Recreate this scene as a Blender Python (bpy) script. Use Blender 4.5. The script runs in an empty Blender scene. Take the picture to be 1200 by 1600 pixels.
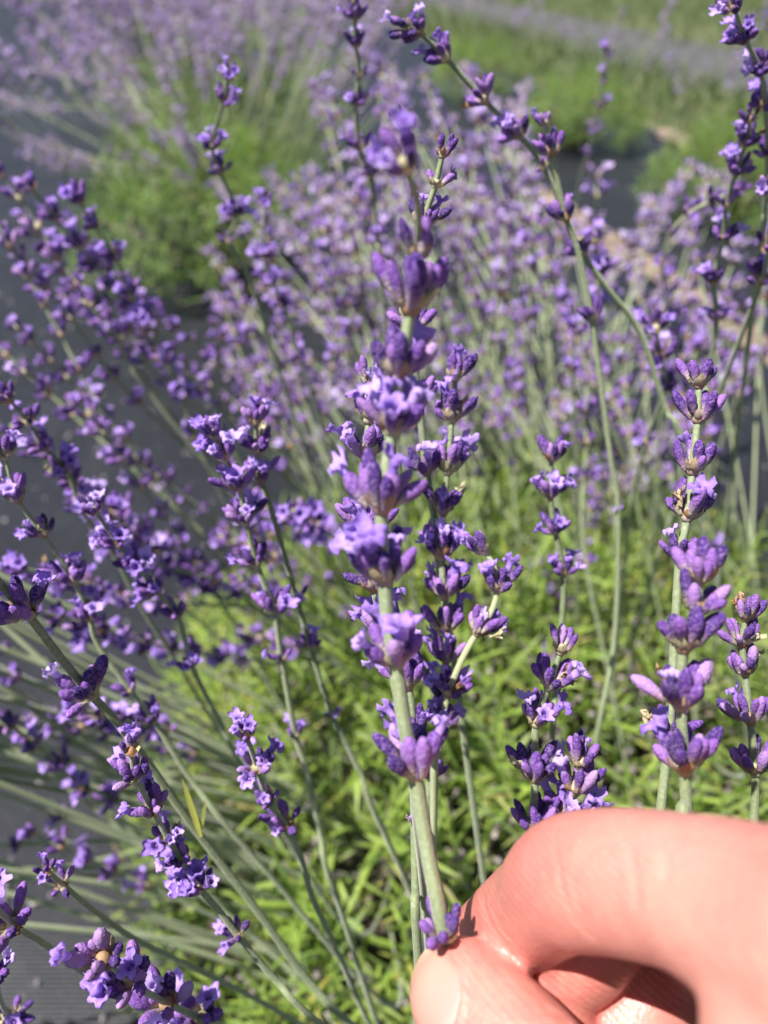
import bpy, bmesh, math, random
import numpy as np
from mathutils import Vector, Matrix, Quaternion

random.seed(7)
NR = np.random.default_rng(11)
sc = bpy.context.scene
C = sc.collection

# ------------------------------------------------------------------ camera, sky, sun, exposure
PITCH = math.radians(37.3)
H = 0.55
FPX = 1200.0                      # focal length in photograph pixels (photograph is 1200 wide)
cam_d = bpy.data.cameras.new('camera')
cam = bpy.data.objects.new('camera', cam_d); C.objects.link(cam)
cam.location = (0, 0, H)
cam.rotation_euler = (math.pi / 2 - PITCH, 0, 0)
cam_d.sensor_fit = 'HORIZONTAL'; cam_d.sensor_width = 36; cam_d.lens = 36
cam_d.clip_start = 0.01; cam_d.clip_end = 400
cam_d.dof.use_dof = True
cam_d.dof.focus_distance = 0.148
cam_d.dof.aperture_fstop = 16.0
sc.camera = cam

SUN = Vector((-0.40, -0.16, 0.90)).normalized()
world = bpy.data.worlds.new('World'); sc.world = world; world.use_nodes = True
wn = world.node_tree.nodes; wl = world.node_tree.links
sky = wn.new('ShaderNodeTexSky'); sky.sky_type = 'NISHITA'; sky.sun_disc = False
sky.sun_elevation = math.asin(SUN.z)
sky.sun_rotation = math.atan2(SUN.x, SUN.y)
wl.new(sky.outputs[0], wn['Background'].inputs[0])
wn['Background'].inputs[1].default_value = 0.05
sun_d = bpy.data.lights.new('sun', 'SUN'); sun_d.energy = 5.0; sun_d.angle = math.radians(0.53)
sun_d.color = (1.0, 0.95, 0.87)
sun = bpy.data.objects.new('sun', sun_d); C.objects.link(sun)
sun.rotation_euler = SUN.to_track_quat('Z', 'Y').to_euler()
sun.location = SUN * 5
sc.view_settings.view_transform = 'Standard'; sc.view_settings.look = 'None'
sc.view_settings.exposure = 1.1; sc.view_settings.gamma = 1.0
sc.view_settings.use_curve_mapping = False

# ------------------------------------------------------------------ helpers
cp, sp = math.cos(PITCH), math.sin(PITCH)
def CW(X, Y, Z):                  # camera axes (right, down, depth), metres -> world
    return Vector((X, Z * cp - Y * sp, H - Y * cp - Z * sp))
def PX(px, py, d):                # photograph pixel and depth -> world
    return CW((px - 600) * d / FPX, (py - 800) * d / FPX, d)
def GROUND(px, py, z=0.0):        # photograph pixel -> point on a horizontal plane
    r = CW(px - 600, py - 800, FPX) - Vector((0, 0, H))
    t = (z - H) / r.z
    return Vector((0, 0, H)) + r * t

def obj(name, me, parent=None, mat=None):
    o = bpy.data.objects.new(name, me); C.objects.link(o)
    if parent is not None: o.parent = parent
    return o
def tag(o, label=None, cat=None, group=None, kind=None):
    if label: o['label'] = label
    if cat: o['category'] = cat
    if group: o['group'] = group
    if kind: o['kind'] = kind
    return o
def mesh(name, V, F, mats=(), fm=None, smooth=True, attrs=None):
    me = bpy.data.meshes.new(name)
    me.from_pydata([tuple(v) for v in V], [], [tuple(f) for f in F])
    for m in mats: me.materials.append(m)
    if fm is not None: me.polygons.foreach_set('material_index', np.asarray(fm, dtype=np.int32))
    if smooth: me.polygons.foreach_set('use_smooth', np.ones(len(me.polygons), dtype=bool))
    for k, a in (attrs or {}).items():
        at = me.attributes.new(k, 'FLOAT', 'POINT'); at.data.foreach_set('value', np.asarray(a, dtype=np.float32))
    me.update()
    return me

class Soup:                       # numpy mesh collector: verts, faces, material index, two float attributes
    def __init__(s): s.V = []; s.F = []; s.M = []; s.T = []; s.R = []; s.n = 0
    def add(s, V, F, M=0, T=None, R=0.0):
        V = np.asarray(V, float); s.V.append(V)
        s.F.extend([tuple(i + s.n for i in f) for f in F])
        s.M.extend([M] * len(F) if np.isscalar(M) else list(M))
        s.T.append(np.zeros(len(V)) if T is None else np.asarray(T, float))
        s.R.append(np.full(len(V), R) if np.isscalar(R) else np.asarray(R, float))
        s.n += len(V)
    def arrays(s): return np.concatenate(s.V), s.F, s.M, np.concatenate(s.T), np.concatenate(s.R)
    def build(s, name, mats, smooth=True):
        V, F, M, T, R = s.arrays()
        return mesh(name, V, F, mats, M, smooth, {'tip': T, 'rnd': R})

def catmull(P, n_per=6):
    P = [Vector(p) for p in P]
    if len(P) < 3: return [P[0].lerp(P[-1], i / n_per) for i in range(n_per + 1)]
    Q = [P[0] * 2 - P[1]] + P + [P[-1] * 2 - P[-2]]
    out = []
    for i in range(1, len(Q) - 2):
        a, b, c, d = Q[i - 1], Q[i], Q[i + 1], Q[i + 2]
        for k in range(n_per):
            t = k / n_per
            out.append(0.5 * ((2 * b) + (c - a) * t + (2 * a - 5 * b + 4 * c - d) * t * t + (3 * b - a - 3 * c + d) * t ** 3))
    out.append(P[-1])
    return out

def frame_of(t):
    t = t.normalized(); up = Vector((0, 0, 1)) if abs(t.z) < 0.9 else Vector((1, 0, 0))
    a = t.cross(up).normalized(); return a, t.cross(a).normalized(), t

def sweep(pts, radii, seg=8, square=0.0, cap=True):
    """tube round a polyline; square > 0 gives the four-angled section of a mint-family stem"""
    V = []; F = []
    a, b, t = frame_of(pts[1] - pts[0])
    for i, p in enumerate(pts):
        t = (pts[min(i + 1, len(pts) - 1)] - pts[max(i - 1, 0)]).normalized()
        a = (a - t * a.dot(t)).normalized(); b = t.cross(a)
        for k in range(seg):
            th = 2 * math.pi * k / seg
            r = radii[i] * (1 + square * math.cos(4 * th))
            V.append(p + a * (r * math.cos(th)) + b * (r * math.sin(th)))
    n = len(pts)
    for i in range(n - 1):
        for k in range(seg):
            k2 = (k + 1) % seg
            F.append((i * seg + k, i * seg + k2, (i + 1) * seg + k2, (i + 1) * seg + k))
    if cap:
        F.append(tuple(range(seg - 1, -1, -1))); F.append(tuple((n - 1) * seg + k for k in range(seg)))
    return V, F

# ------------------------------------------------------------------ materials
def newmat(name):
    m = bpy.data.materials.new(name); m.use_nodes = True
    nt = m.node_tree; b = nt.nodes['Principled BSDF']
    return m, nt, b
def N(nt, t, **kw):
    n = nt.nodes.new(t)
    for k, v in kw.items():
        if k in n.inputs: n.inputs[k].default_value = v
        else: setattr(n, k, v)
    return n
def ramp(nt, fac, stops, interp='LINEAR'):
    r = nt.nodes.new('ShaderNodeValToRGB'); r.color_ramp.interpolation = interp
    el = r.color_ramp.elements
    while len(el) < len(stops): el.new(0.5)
    for e, (p, c) in zip(el, stops): e.position = p; e.color = (*c, 1)
    nt.links.new(fac, r.inputs[0]); return r.outputs[0]
def mix(nt, fac, a, b, mode='MIX'):
    n = nt.nodes.new('ShaderNodeMix'); n.data_type = 'RGBA'; n.blend_type = mode
    for s, v in ((n.inputs[0], fac), (n.inputs[6], a), (n.inputs[7], b)):
        if hasattr(v, 'is_linked'): nt.links.new(v, s)
        elif isinstance(v, (int, float)): s.default_value = v
        else: s.default_value = (*v, 1)
    return n.outputs[2]
def noise(nt, scale, detail=3, rough=0.55, coord='Object', dist=0.0):
    tc = nt.nodes.new('ShaderNodeTexCoord')
    n = N(nt, 'ShaderNodeTexNoise', Scale=scale, Detail=detail, Roughness=rough, Distortion=dist)
    nt.links.new(tc.outputs[coord], n.inputs['Vector']); return n.outputs['Fac']
def bump(nt, b, h, strength, dist):
    n = N(nt, 'ShaderNodeBump', Strength=strength, Distance=dist)
    nt.links.new(h, n.inputs['Height']); nt.links.new(n.outputs[0], b.inputs['Normal'])
def attr(nt, name):
    n = nt.nodes.new('ShaderNodeAttribute'); n.attribute_name = name; return n.outputs['Fac']
def rnd(nt):                      # per-object random plus per-piece random, wrapped to 0..1
    oi = nt.nodes.new('ShaderNodeObjectInfo')
    ad = N(nt, 'ShaderNodeMath', operation='ADD'); fr = N(nt, 'ShaderNodeMath', operation='FRACT')
    nt.links.new(oi.outputs['Random'], ad.inputs[0]); nt.links.new(attr(nt, 'rnd'), ad.inputs[1])
    nt.links.new(ad.outputs[0], fr.inputs[0]); return fr.outputs[0]
def add_translucent(m, nt, b, col, fac):
    tr = nt.nodes.new('ShaderNodeBsdfTranslucent'); mx = nt.nodes.new('ShaderNodeMixShader')
    if hasattr(col, 'is_linked'): nt.links.new(col, tr.inputs[0])
    else: tr.inputs[0].default_value = (*col, 1)
    mx.inputs[0].default_value = fac
    out = nt.nodes['Material Output']
    nt.links.new(b.outputs[0], mx.inputs[1]); nt.links.new(tr.outputs[0], mx.inputs[2]); nt.links.new(mx.outputs[0], out.inputs[0])

def m_calyx(stops=((0.0, (0.024, 0.010, 0.095)), (0.28, (0.06, 0.022, 0.17)), (0.6, (0.155, 0.062, 0.29)), (0.85, (0.24, 0.115, 0.37)), (1.0, (0.34, 0.22, 0.42)))):
    m, nt, b = newmat('calyx')
    r = rnd(nt)
    body = ramp(nt, r, stops)
    base = ramp(nt, r, [(0.0, (0.40, 0.37, 0.22)), (0.3, (0.34, 0.20, 0.34)), (0.6, (0.50, 0.47, 0.31)), (0.85, (0.45, 0.38, 0.30)), (1.0, (0.27, 0.11, 0.32))])
    t = N(nt, 'ShaderNodeMapRange'); t.inputs[1].default_value = 0.10; t.inputs[2].default_value = 0.52
    nt.links.new(attr(nt, 'tip'), t.inputs[0])
    nz = noise(nt, 1500, 2)
    body = mix(nt, ramp(nt, nz, [(0.42, (0, 0, 0)), (0.75, (0.45, 0.45, 0.45))]), body, (0.44, 0.28, 0.56))
    c = mix(nt, t.outputs[0], base, body)
    nt.links.new(c, b.inputs['Base Color'])
    b.inputs['Roughness'].default_value = 0.75
    b.inputs['Specular IOR Level'].default_value = 0.12
    b.inputs['Sheen Weight'].default_value = 0.08; b.inputs['Sheen Roughness'].default_value = 0.4
    b.inputs['Sheen Tint'].default_value = (0.78, 0.68, 0.95, 1)
    bump(nt, b, nz, 0.9, 0.0004)
    return m
def m_corolla(stops=[(0.0, (0.21, 0.10, 0.50)), (0.3, (0.31, 0.17, 0.63)), (0.7, (0.43, 0.28, 0.73)), (1.0, (0.53, 0.40, 0.77))]):
    m, nt, b = newmat('corolla')
    r = rnd(nt)
    c = ramp(nt, r, stops)
    nz = noise(nt, 700, 3)
    c = mix(nt, ramp(nt, nz, [(0.3, (0, 0, 0)), (0.8, (0.6, 0.6, 0.6))]), c, (0.52, 0.38, 0.80))
    nt.links.new(c, b.inputs['Base Color'])
    b.inputs['Roughness'].default_value = 0.55; b.inputs['Specular IOR Level'].default_value = 0.25
    b.inputs['Sheen Weight'].default_value = 0.05
    bump(nt, b, nz, 0.5, 0.0003)
    add_translucent(m, nt, b, c, 0.3)
    return m
def m_bract():
    m, nt, b = newmat('bract')
    c = ramp(nt, rnd(nt), [(0.0, (0.46, 0.44, 0.25)), (0.4, (0.58, 0.53, 0.36)), (0.75, (0.40, 0.20, 0.09)), (1.0, (0.48, 0.40, 0.36))])
    nz = noise(nt, 900, 3)
    c = mix(nt, ramp(nt, nz, [(0.4, (0, 0, 0)), (0.8, (0.6, 0.6, 0.6))]), c, (0.30, 0.24, 0.13))
    nt.links.new(c, b.inputs['Base Color']); b.inputs['Roughness'].default_value = 0.7
    bump(nt, b, nz, 0.5, 0.0003)
    add_translucent(m, nt, b, c, 0.25)
    return m
def m_stem(name, c0, c1):
    m, nt, b = newmat(name)
    r = rnd(nt)
    c = mix(nt, r, c0, c1)
    nz = noise(nt, 1100, 3); big = noise(nt, 60, 3)
    c = mix(nt, ramp(nt, nz, [(0.45, (0, 0, 0)), (0.75, (0.5, 0.5, 0.5))]), c, (0.42, 0.45, 0.34))
    c = mix(nt, ramp(nt, big, [(0.4, (0, 0, 0)), (0.7, (0.45, 0.45, 0.45))]), c, (0.16, 0.19, 0.085))
    nt.links.new(c, b.inputs['Base Color']); b.inputs['Roughness'].default_value = 0.6
    b.inputs['Sheen Weight'].default_value = 0.3; b.inputs['Sheen Roughness'].default_value = 0.4
    bump(nt, b, nz, 0.6, 0.0002)
    return m
def m_leaf(name, stops, tr=0.35):
    m, nt, b = newmat(name)
    c = ramp(nt, rnd(nt), stops)
    nz = noise(nt, 250, 3)
    c = mix(nt, ramp(nt, nz, [(0.4, (0, 0, 0)), (0.8, (0.5, 0.5, 0.5))]), c, (0.22, 0.30, 0.09))
    nt.links.new(c, b.inputs['Base Color']); b.inputs['Roughness'].default_value = 0.5
    b.inputs['Sheen Weight'].default_value = 0.15
    bump(nt, b, nz, 0.4, 0.0004)
    hs = N(nt, 'ShaderNodeHueSaturation', Saturation=1.25, Value=1.5); nt.links.new(c, hs.inputs['Color'])
    add_translucent(m, nt, b, hs.outputs[0], tr)
    return m
CAL = m_calyx(); COR = m_corolla()
CAL_HAZE = m_calyx([(0.0, (0.07, 0.045, 0.14)), (0.3, (0.15, 0.095, 0.24)), (0.6, (0.26, 0.18, 0.35)), (0.85, (0.36, 0.28, 0.44)), (1.0, (0.46, 0.42, 0.38))]); COR_HAZE = m_corolla([(0.0, (0.30, 0.20, 0.54)), (0.4, (0.44, 0.33, 0.66)), (0.8, (0.56, 0.46, 0.72)), (1.0, (0.66, 0.60, 0.74))]); BRA = m_bract()  # far calyx and corolla: haze and overexposure painted in as paler, greyer lilac
STEM = m_stem('flower_stem', (0.13, 0.17, 0.075), (0.25, 0.295, 0.165))
LEAF = m_leaf('lavender_leaf', [(0.0, (0.06, 0.11, 0.02)), (0.3, (0.19, 0.29, 0.04)), (0.65, (0.31, 0.43, 0.065)), (0.85, (0.20, 0.25, 0.10)), (0.96, (0.42, 0.42, 0.08)), (1.0, (0.26, 0.18, 0.08))], 0.42)
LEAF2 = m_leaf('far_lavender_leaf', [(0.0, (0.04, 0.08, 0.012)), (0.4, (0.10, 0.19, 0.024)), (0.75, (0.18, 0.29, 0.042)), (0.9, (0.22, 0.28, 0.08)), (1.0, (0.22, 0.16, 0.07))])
GRASS = m_leaf('grass_blade', [(0.0, (0.06, 0.10, 0.03)), (0.5, (0.10, 0.15, 0.05)), (1.0, (0.20, 0.20, 0.11))], 0.25)

def m_plain(name, stops, scale, rough=0.8, bs=0.5, bd=0.001, detail=4):
    m, nt, b = newmat(name)
    nz = noise(nt, scale, detail)
    nt.links.new(ramp(nt, nz, stops), b.inputs['Base Color']); b.inputs['Roughness'].default_value = rough
    bump(nt, b, nz, bs, bd); return m
WOOD = m_plain('woody_stem', [(0.3, (0.09, 0.07, 0.05)), (0.7, (0.22, 0.19, 0.15))], 120)
DRY = m_plain('dried_bud', [(0.3, (0.07, 0.055, 0.05)), (0.5, (0.17, 0.145, 0.14)), (0.75, (0.33, 0.28, 0.26))], 90)
SOIL = m_plain('soil', [(0.3, (0.018, 0.013, 0.009)), (0.7, (0.06, 0.045, 0.03))], 40, 0.95, 0.9, 0.01)
LITTER = m_plain('straw_soil', [(0.3, (0.09, 0.07, 0.055)), (0.55, (0.20, 0.15, 0.12)), (0.8, (0.33, 0.26, 0.21))], 25, 0.95, 0.9, 0.01)
FLECK = m_plain('fallen_fleck', [(0.3, (0.10, 0.09, 0.10)), (0.7, (0.34, 0.30, 0.32))], 60)
def m_cloth():
    m, nt, b = newmat('woven_ground_cloth')
    tc = nt.nodes.new('ShaderNodeTexCoord')
    w1 = N(nt, 'ShaderNodeTexWave', Scale=150, Distortion=0.4); w1.bands_direction = 'X'
    w2 = N(nt, 'ShaderNodeTexWave', Scale=110, Distortion=0.4); w2.bands_direction = 'Y'
    for w in (w1, w2): nt.links.new(tc.outputs['Object'], w.inputs['Vector'])
    mu = N(nt, 'ShaderNodeMath', operation='MULTIPLY')
    nt.links.new(w1.outputs['Fac'], mu.inputs[0]); nt.links.new(w2.outputs['Fac'], mu.inputs[1])
    dust = noise(nt, 9, 6, 0.65); fine = noise(nt, 260, 3, 0.7)
    c = ramp(nt, dust, [(0.3, (0.005, 0.0065, 0.011)), (0.55, (0.010, 0.012, 0.018)), (0.8, (0.026, 0.028, 0.034))])
    c = mix(nt, ramp(nt, fine, [(0.55, (0, 0, 0)), (0.72, (0.6, 0.6, 0.6))]), c, (0.085, 0.083, 0.085))
    c = mix(nt, ramp(nt, mu.outputs[0], [(0.0, (0.5, 0.5, 0.5)), (0.5, (0, 0, 0))]), c, (0.02, 0.02, 0.023))
    nt.links.new(c, b.inputs['Base Color'])
    b.inputs['Roughness'].default_value = 0.45; b.inputs['Specular IOR Level'].default_value = 0.32
    bump(nt, b, mu.outputs[0], 0.4, 0.0006)
    return m
CLOTH = m_cloth()
def m_ground():
    m, nt, b = newmat('turf_ground')
    a = noise(nt, 1.2, 5); f = noise(nt, 60, 4)
    c = ramp(nt, a, [(0.3, (0.045, 0.075, 0.022)), (0.55, (0.075, 0.105, 0.035)), (0.8, (0.15, 0.14, 0.08))])
    c = mix(nt, f, c, (0.10, 0.095, 0.05))
    nt.links.new(c, b.inputs['Base Color']); b.inputs['Roughness'].default_value = 0.95
    bump(nt, b, f, 0.8, 0.01); return m
TURF = m_ground()

# ------------------------------------------------------------------ the setting: ground, ground cloth strips, litter seams
ROW = Vector((-0.25, 1.0, 0)).normalized(); LAT = Vector((1.0, 0.25, 0)).normalized()
A0 = Vector((0.07, 0.33, 0))                     # centre of the lavender bush below the camera
def RC(s, u, z=0.0): return A0 + ROW * s + LAT * u + Vector((0, 0, z))

def grid_sheet(name, s0, s1, u0, u1, z, ns, nu, mat, amp, freq, seed):
    V = []; F = []
    from mathutils import noise as mn
    for i in range(ns + 1):
        for j in range(nu + 1):
            p = RC(s0 + (s1 - s0) * i / ns, u0 + (u1 - u0) * j / nu, z)
            h = mn.noise(Vector((p.x * freq + seed, p.y * freq, seed))) + 0.5 * mn.noise(Vector((p.x * freq * 3, p.y * freq * 2.3 + seed, 3)))
            e = 1.0
            V.append((p.x, p.y, p.z + amp * (h + 0.9) * e))
    for i in range(ns):
        for j in range(nu):
            a = i * (nu + 1) + j; F.append((a, a + 1, a + nu + 2, a + nu + 1))
    o = obj(name, mesh(name, V, F, [mat])); tag(o, kind='structure'); return o

g = obj('ground', mesh('ground', [(-150, -60, -0.012), (150, -60, -0.012), (150, 240, -0.012), (-150, 240, -0.012)], [(0, 1, 2, 3)], [TURF]))
tag(g, kind='structure')
grid_sheet('ground_cloth', -1.5, 9.0, -2.6, 0.735, 0.0, 150, 60, CLOTH, 0.010, 5.0, 1.0)
grid_sheet('ground_cloth', -1.0, 9.0, 0.74, 1.42, 0.003, 120, 16, CLOTH, 0.005, 4.0, 5.0)
GRAVEL = m_plain('gravel', [(0.3, (0.03, 0.031, 0.036)), (0.5, (0.06, 0.06, 0.066)), (0.75, (0.12, 0.11, 0.105))], 18, 0.95, 0.9, 0.01)
grid_sheet('gravel_path', 0.0, 11.0, 2.05, 2.95, 0.0, 90, 14, GRAVEL, 0.006, 3.0, 9.0)
grid_sheet('soil_strip', -1.0, 1.62, 0.69, 0.755, 0.004, 200, 8, LITTER, 0.014, 14.0, 2.0)
grid_sheet('soil_strip', -1.0, 2.2, 1.36, 1.47, 0.002, 200, 8, LITTER, 0.012, 14.0, 4.0)

# fallen flecks (dried petals, grit) on the cloth beside the row
S = Soup()
for i in range(2600):
    s = random.uniform(-0.35, 1.6); u = random.uniform(-1.2, 0.6)
    p = RC(s, u, 0.0125)
    L = random.uniform(0.0012, 0.0042); w = L * random.uniform(0.3, 0.6); a = random.uniform(0, 6.28)
    ca, sa = math.cos(a), math.sin(a)
    V = [(p.x + ca * x - sa * y, p.y + sa * x + ca * y, p.z + z) for x, y, z in ((-L, 0, 0), (0, -w, 0), (L, 0, 0), (0, w, 0), (0, 0, w))]
    S.add(V, [(0, 1, 4), (1, 2, 4), (2, 3, 4), (3, 0, 4)], R=random.random())
tag(obj('fallen_debris', S.build('fallen_debris', [FLECK])), 'dried flower flecks scattered over the dark woven ground cloth', 'debris', kind='stuff')

# ------------------------------------------------------------------ lavender flower pieces
def calyx_geo(L, R, seg, rings, ribs, bend, seed):
    rr = random.Random(seed)
    V = [(0, 0, 0)]; T = [0]
    for i in range(rings):
        t = (i + 0.6) / (rings - 0.15) if i < rings - 1 else 0.975
        prof = 0.36 + 0.62 * math.sin(min(t / 0.66, 1) * math.pi / 2) ** 1.3
        if t > 0.58: prof *= math.sqrt(max(0.015, 1 - ((t - 0.58) / 0.43) ** 2.0))
        for k in range(seg):
            th = 2 * math.pi * k / seg
            r = R * prof * (1 + (0.11 * math.cos(ribs * th) if 0.12 < t < 0.9 else 0) + rr.uniform(-0.04, 0.04))
            V.append((r * math.cos(th) + bend * t * t, r * math.sin(th), L * t)); T.append(t)
    V.append((bend, 0, L)); T.append(1)
    F = []
    for k in range(seg): F.append((0, 1 + (k + 1) % seg, 1 + k))
    for i in range(rings - 1):
        for k in range(seg):
            a = 1 + i * seg; k2 = (k + 1) % seg
            F.append((a + k, a + k2, a + seg + k2, a + seg + k))
    a = 1 + (rings - 1) * seg
    for k in range(seg): F.append((a + k, a + (k + 1) % seg, len(V) - 1))
    return np.array(V), F, np.array(T)

def corolla_geo(L, seg, rings, seed, size=1.0):
    """two-lipped flower: a short tube that opens into two upper and three lower lobes"""
    rr = random.Random(seed)
    V = []; F = []; lobes = [(math.radians(58), 1.2, 0.52), (math.radians(122), 1.2, 0.52), (math.radians(204), 0.8, 0.42), (math.radians(270), 0.95, 0.45), (math.radians(336), 0.8, 0.42)]
    ph = rr.uniform(0, 6)
    for i in range(rings + 1):
        s = i / rings
        for k in range(seg):
            th = 2 * math.pi * k / seg
            ext = 0.42
            for (c, l, w) in lobes:
                d = (th - c + math.pi) % (2 * math.pi) - math.pi
                ext = max(ext, l * max(0, 1 - (d / w) ** 2) ** 0.32)
            if s < 0.4:
                r = 0.0008 + 0.0004 * s; z = L * 0.80 + 0.0024 * (s / 0.4)
            else:
                q = (s - 0.4) / 0.6
                upper = max(0.0, math.sin(th)) ** 0.5
                r = 0.0010 + 0.00195 * ext * math.sin(q * 1.75) * (1 - 0.25 * upper)
                z = L * 0.80 + 0.0024 + 0.0020 * q * ext * upper + (1 - upper) * (0.0007 * math.sin(q * 3.6)) + 0.00042 * q * math.sin(9 * th + ph) + 0.0002 * q * math.sin(17 * th + 2 * ph)
            r *= size
            V.append((r * math.cos(th), r * math.sin(th), z + rr.uniform(-1, 1) * 0.00014 * s))
    for i in range(rings):
        for k in range(seg):
            k2 = (k + 1) % seg
            F.append((i * seg + k, i * seg + k2, (i + 1) * seg + k2, (i + 1) * seg + k))
    return np.array(V), F

def bract_geo(L, W, seed):
    rr = random.Random(seed); V = []; F = []
    for i in range(5):
        t = i / 4; w = W * math.sin(math.pi * (0.12 + 0.80 * t)) ** 0.8 if i < 4 else W * 0.12
        for s in (-1, 0, 1):
            V.append((L * t * 0.75 + 0.0004 * rr.uniform(-1, 1), s * w, L * t * t * 0.75 + abs(s) * 0.0006 + rr.uniform(-1, 1) * 0.0002))
    for i in range(4):
        for j in range(2): F.append((i * 3 + j, i * 3 + j + 1, i * 3 + 4 + j, i * 3 + 3 + j))
    return np.array(V), F

BUD = []; FLOWER = []; BROWN = []
for v in range(6):
    L = [0.0066, 0.0072, 0.0060, 0.0076, 0.0068, 0.0048][v]; R = [0.00110, 0.00106, 0.00114, 0.00104, 0.00124, 0.00098][v]
    b_ = [0.0006, -0.0003, 0.0, 0.0008, 0.0004, 0.0002][v]
    V, F, T = calyx_geo(L, R, 16, 9, 8, b_, v)
    s = Soup(); s.add(V, F, 0, T); BUD.append(s.build('bud', [CAL]))
for v in range(5):
    V, F, T = calyx_geo(0.0058, 0.00122, 14, 8, 7, 0.0003, 20 + v)
    s = Soup(); s.add(V, F, 0, T)
    V, F = corolla_geo(0.0056, 30, 8, 40 + v, [1, 1.12, 0.85, 1.2, 0.7][v]); s.add(V, F, 1, None, 0.31 * v)
    FLOWER.append(s.build('open_flower', [CAL, COR]))
for v in range(2):
    V, F = corolla_geo(0.0030, 14, 5, 70 + v, 0.5); s = Soup(); s.add(V + np.random.default_rng(v).normal(0, 0.00025, V.shape), F, 0); BROWN.append(s.build('withered_flower', [BRA]))

def rotz(V, a):
    c, s_ = math.cos(a), math.sin(a); M = np.array([[c, -s_, 0], [s_, c, 0], [0, 0, 1]]); return V @ M.T
BRACTS = []
for v in range(4):
    s = Soup()
    V, F = sweep([Vector((0, 0, -0.0012)), Vector((0, 0, -0.0002)), Vector((0, 0, 0.0012)), Vector((0, 0, 0.0024))], [0.0009, 0.0015, 0.0014, 0.0007], 10)
    s.add(V, F, 0, None, 0.4 + 0.1 * v)
    for k in range(6):
        V, F = bract_geo(random.uniform(0.0022, 0.0038), random.uniform(0.0008, 0.0014), v * 10 + k)
        V = rotz(V + np.array([0.0009, 0, -0.0004]), k * math.pi / 3 + random.uniform(-0.3, 0.3)); s.add(V, F, 0, None, random.random())
    BRACTS.append(s.build('whorl', [BRA]))

def bud_layout(n, tilt0, tilt1, rr, top=False):
    """buds of one whorl: two opposite bunches round the stem, pointing up and out"""
    out = []
    for i in range(n):
        side = i % 2
        az = side * math.pi + (rr.uniform(-1.25, 1.25) if not top else rr.uniform(-1.6, 1.6))
        az = 2 * math.pi * i / n + rr.uniform(-0.3, 0.3) if n > 4 else az
        tilt = math.radians(rr.uniform(tilt0, tilt1))
        out.append((az, tilt, rr.uniform(0.0003, 0.0012), rr.uniform(0.82, 1.15), rr.uniform(-0.0006, 0.0012)))
    return out
def bud_matrix(az, tilt, r0, sc_, dz, spin):
    return Matrix.Translation((math.cos(az) * (r0 + 0.0008), math.sin(az) * (r0 + 0.0008), dz)) @ Matrix.Rotation(az, 4, 'Z') @ Matrix.Rotation(tilt, 4, 'Y') @ Matrix.Rotation(spin, 4, 'Z') @ Matrix.Scale(sc_, 4)

# whole whorls as single meshes for spikes too far for single buds to be told apart
def whorl_mesh(seed, seg, rings, nb, openf, low=False):
    rr = random.Random(seed); s = Soup()
    V, F = sweep([Vector((0, 0, -0.0012)), Vector((0, 0, 0.0003)), Vector((0, 0, 0.0022))], [0.0009, 0.0018, 0.0009], 6); s.add(V, F, 2, None, rr.random())
    for az, tilt, r0, k, dz in bud_layout(nb, 14, 54, rr):
        M = np.array(bud_matrix(az, tilt, r0, k, dz, rr.uniform(0, 6)))
        V, F, T = calyx_geo(0.0066, 0.00128, seg, rings, 5, 0.0003, rr.randint(0, 99))
        R = rr.random()
        s.add(V @ M[:3, :3].T + M[:3, 3], F, 0, T, R)
        if rr.random() < openf:
            V, F = corolla_geo(0.0056, 12 if not low else 7, 4 if not low else 2, rr.randint(0, 99), rr.uniform(0.8, 1.25))
            s.add(V @ M[:3, :3].T + M[:3, 3], F, 1, None, R)
    return s
WM = []
for v in range(9): WM.append(whorl_mesh(200 + v, 9, 6, [4, 5, 6, 3, 7, 5, 6, 5, 7][v], [0.25, 0.35, 0.2, 0.25, 0.3, 0.4, 0.15, 0.3, 0.3][v]).build('whorl', [CAL, COR, BRA]))
WLOW = [whorl_mesh(300 + v, 5, 3, 6, 0.45, True).arrays() for v in range(5)]

def rot_to(t, spin):
    return t.to_track_quat('Z', 'Y').to_matrix().to_4x4() @ Matrix.Rotation(spin, 4, 'Z')

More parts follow.
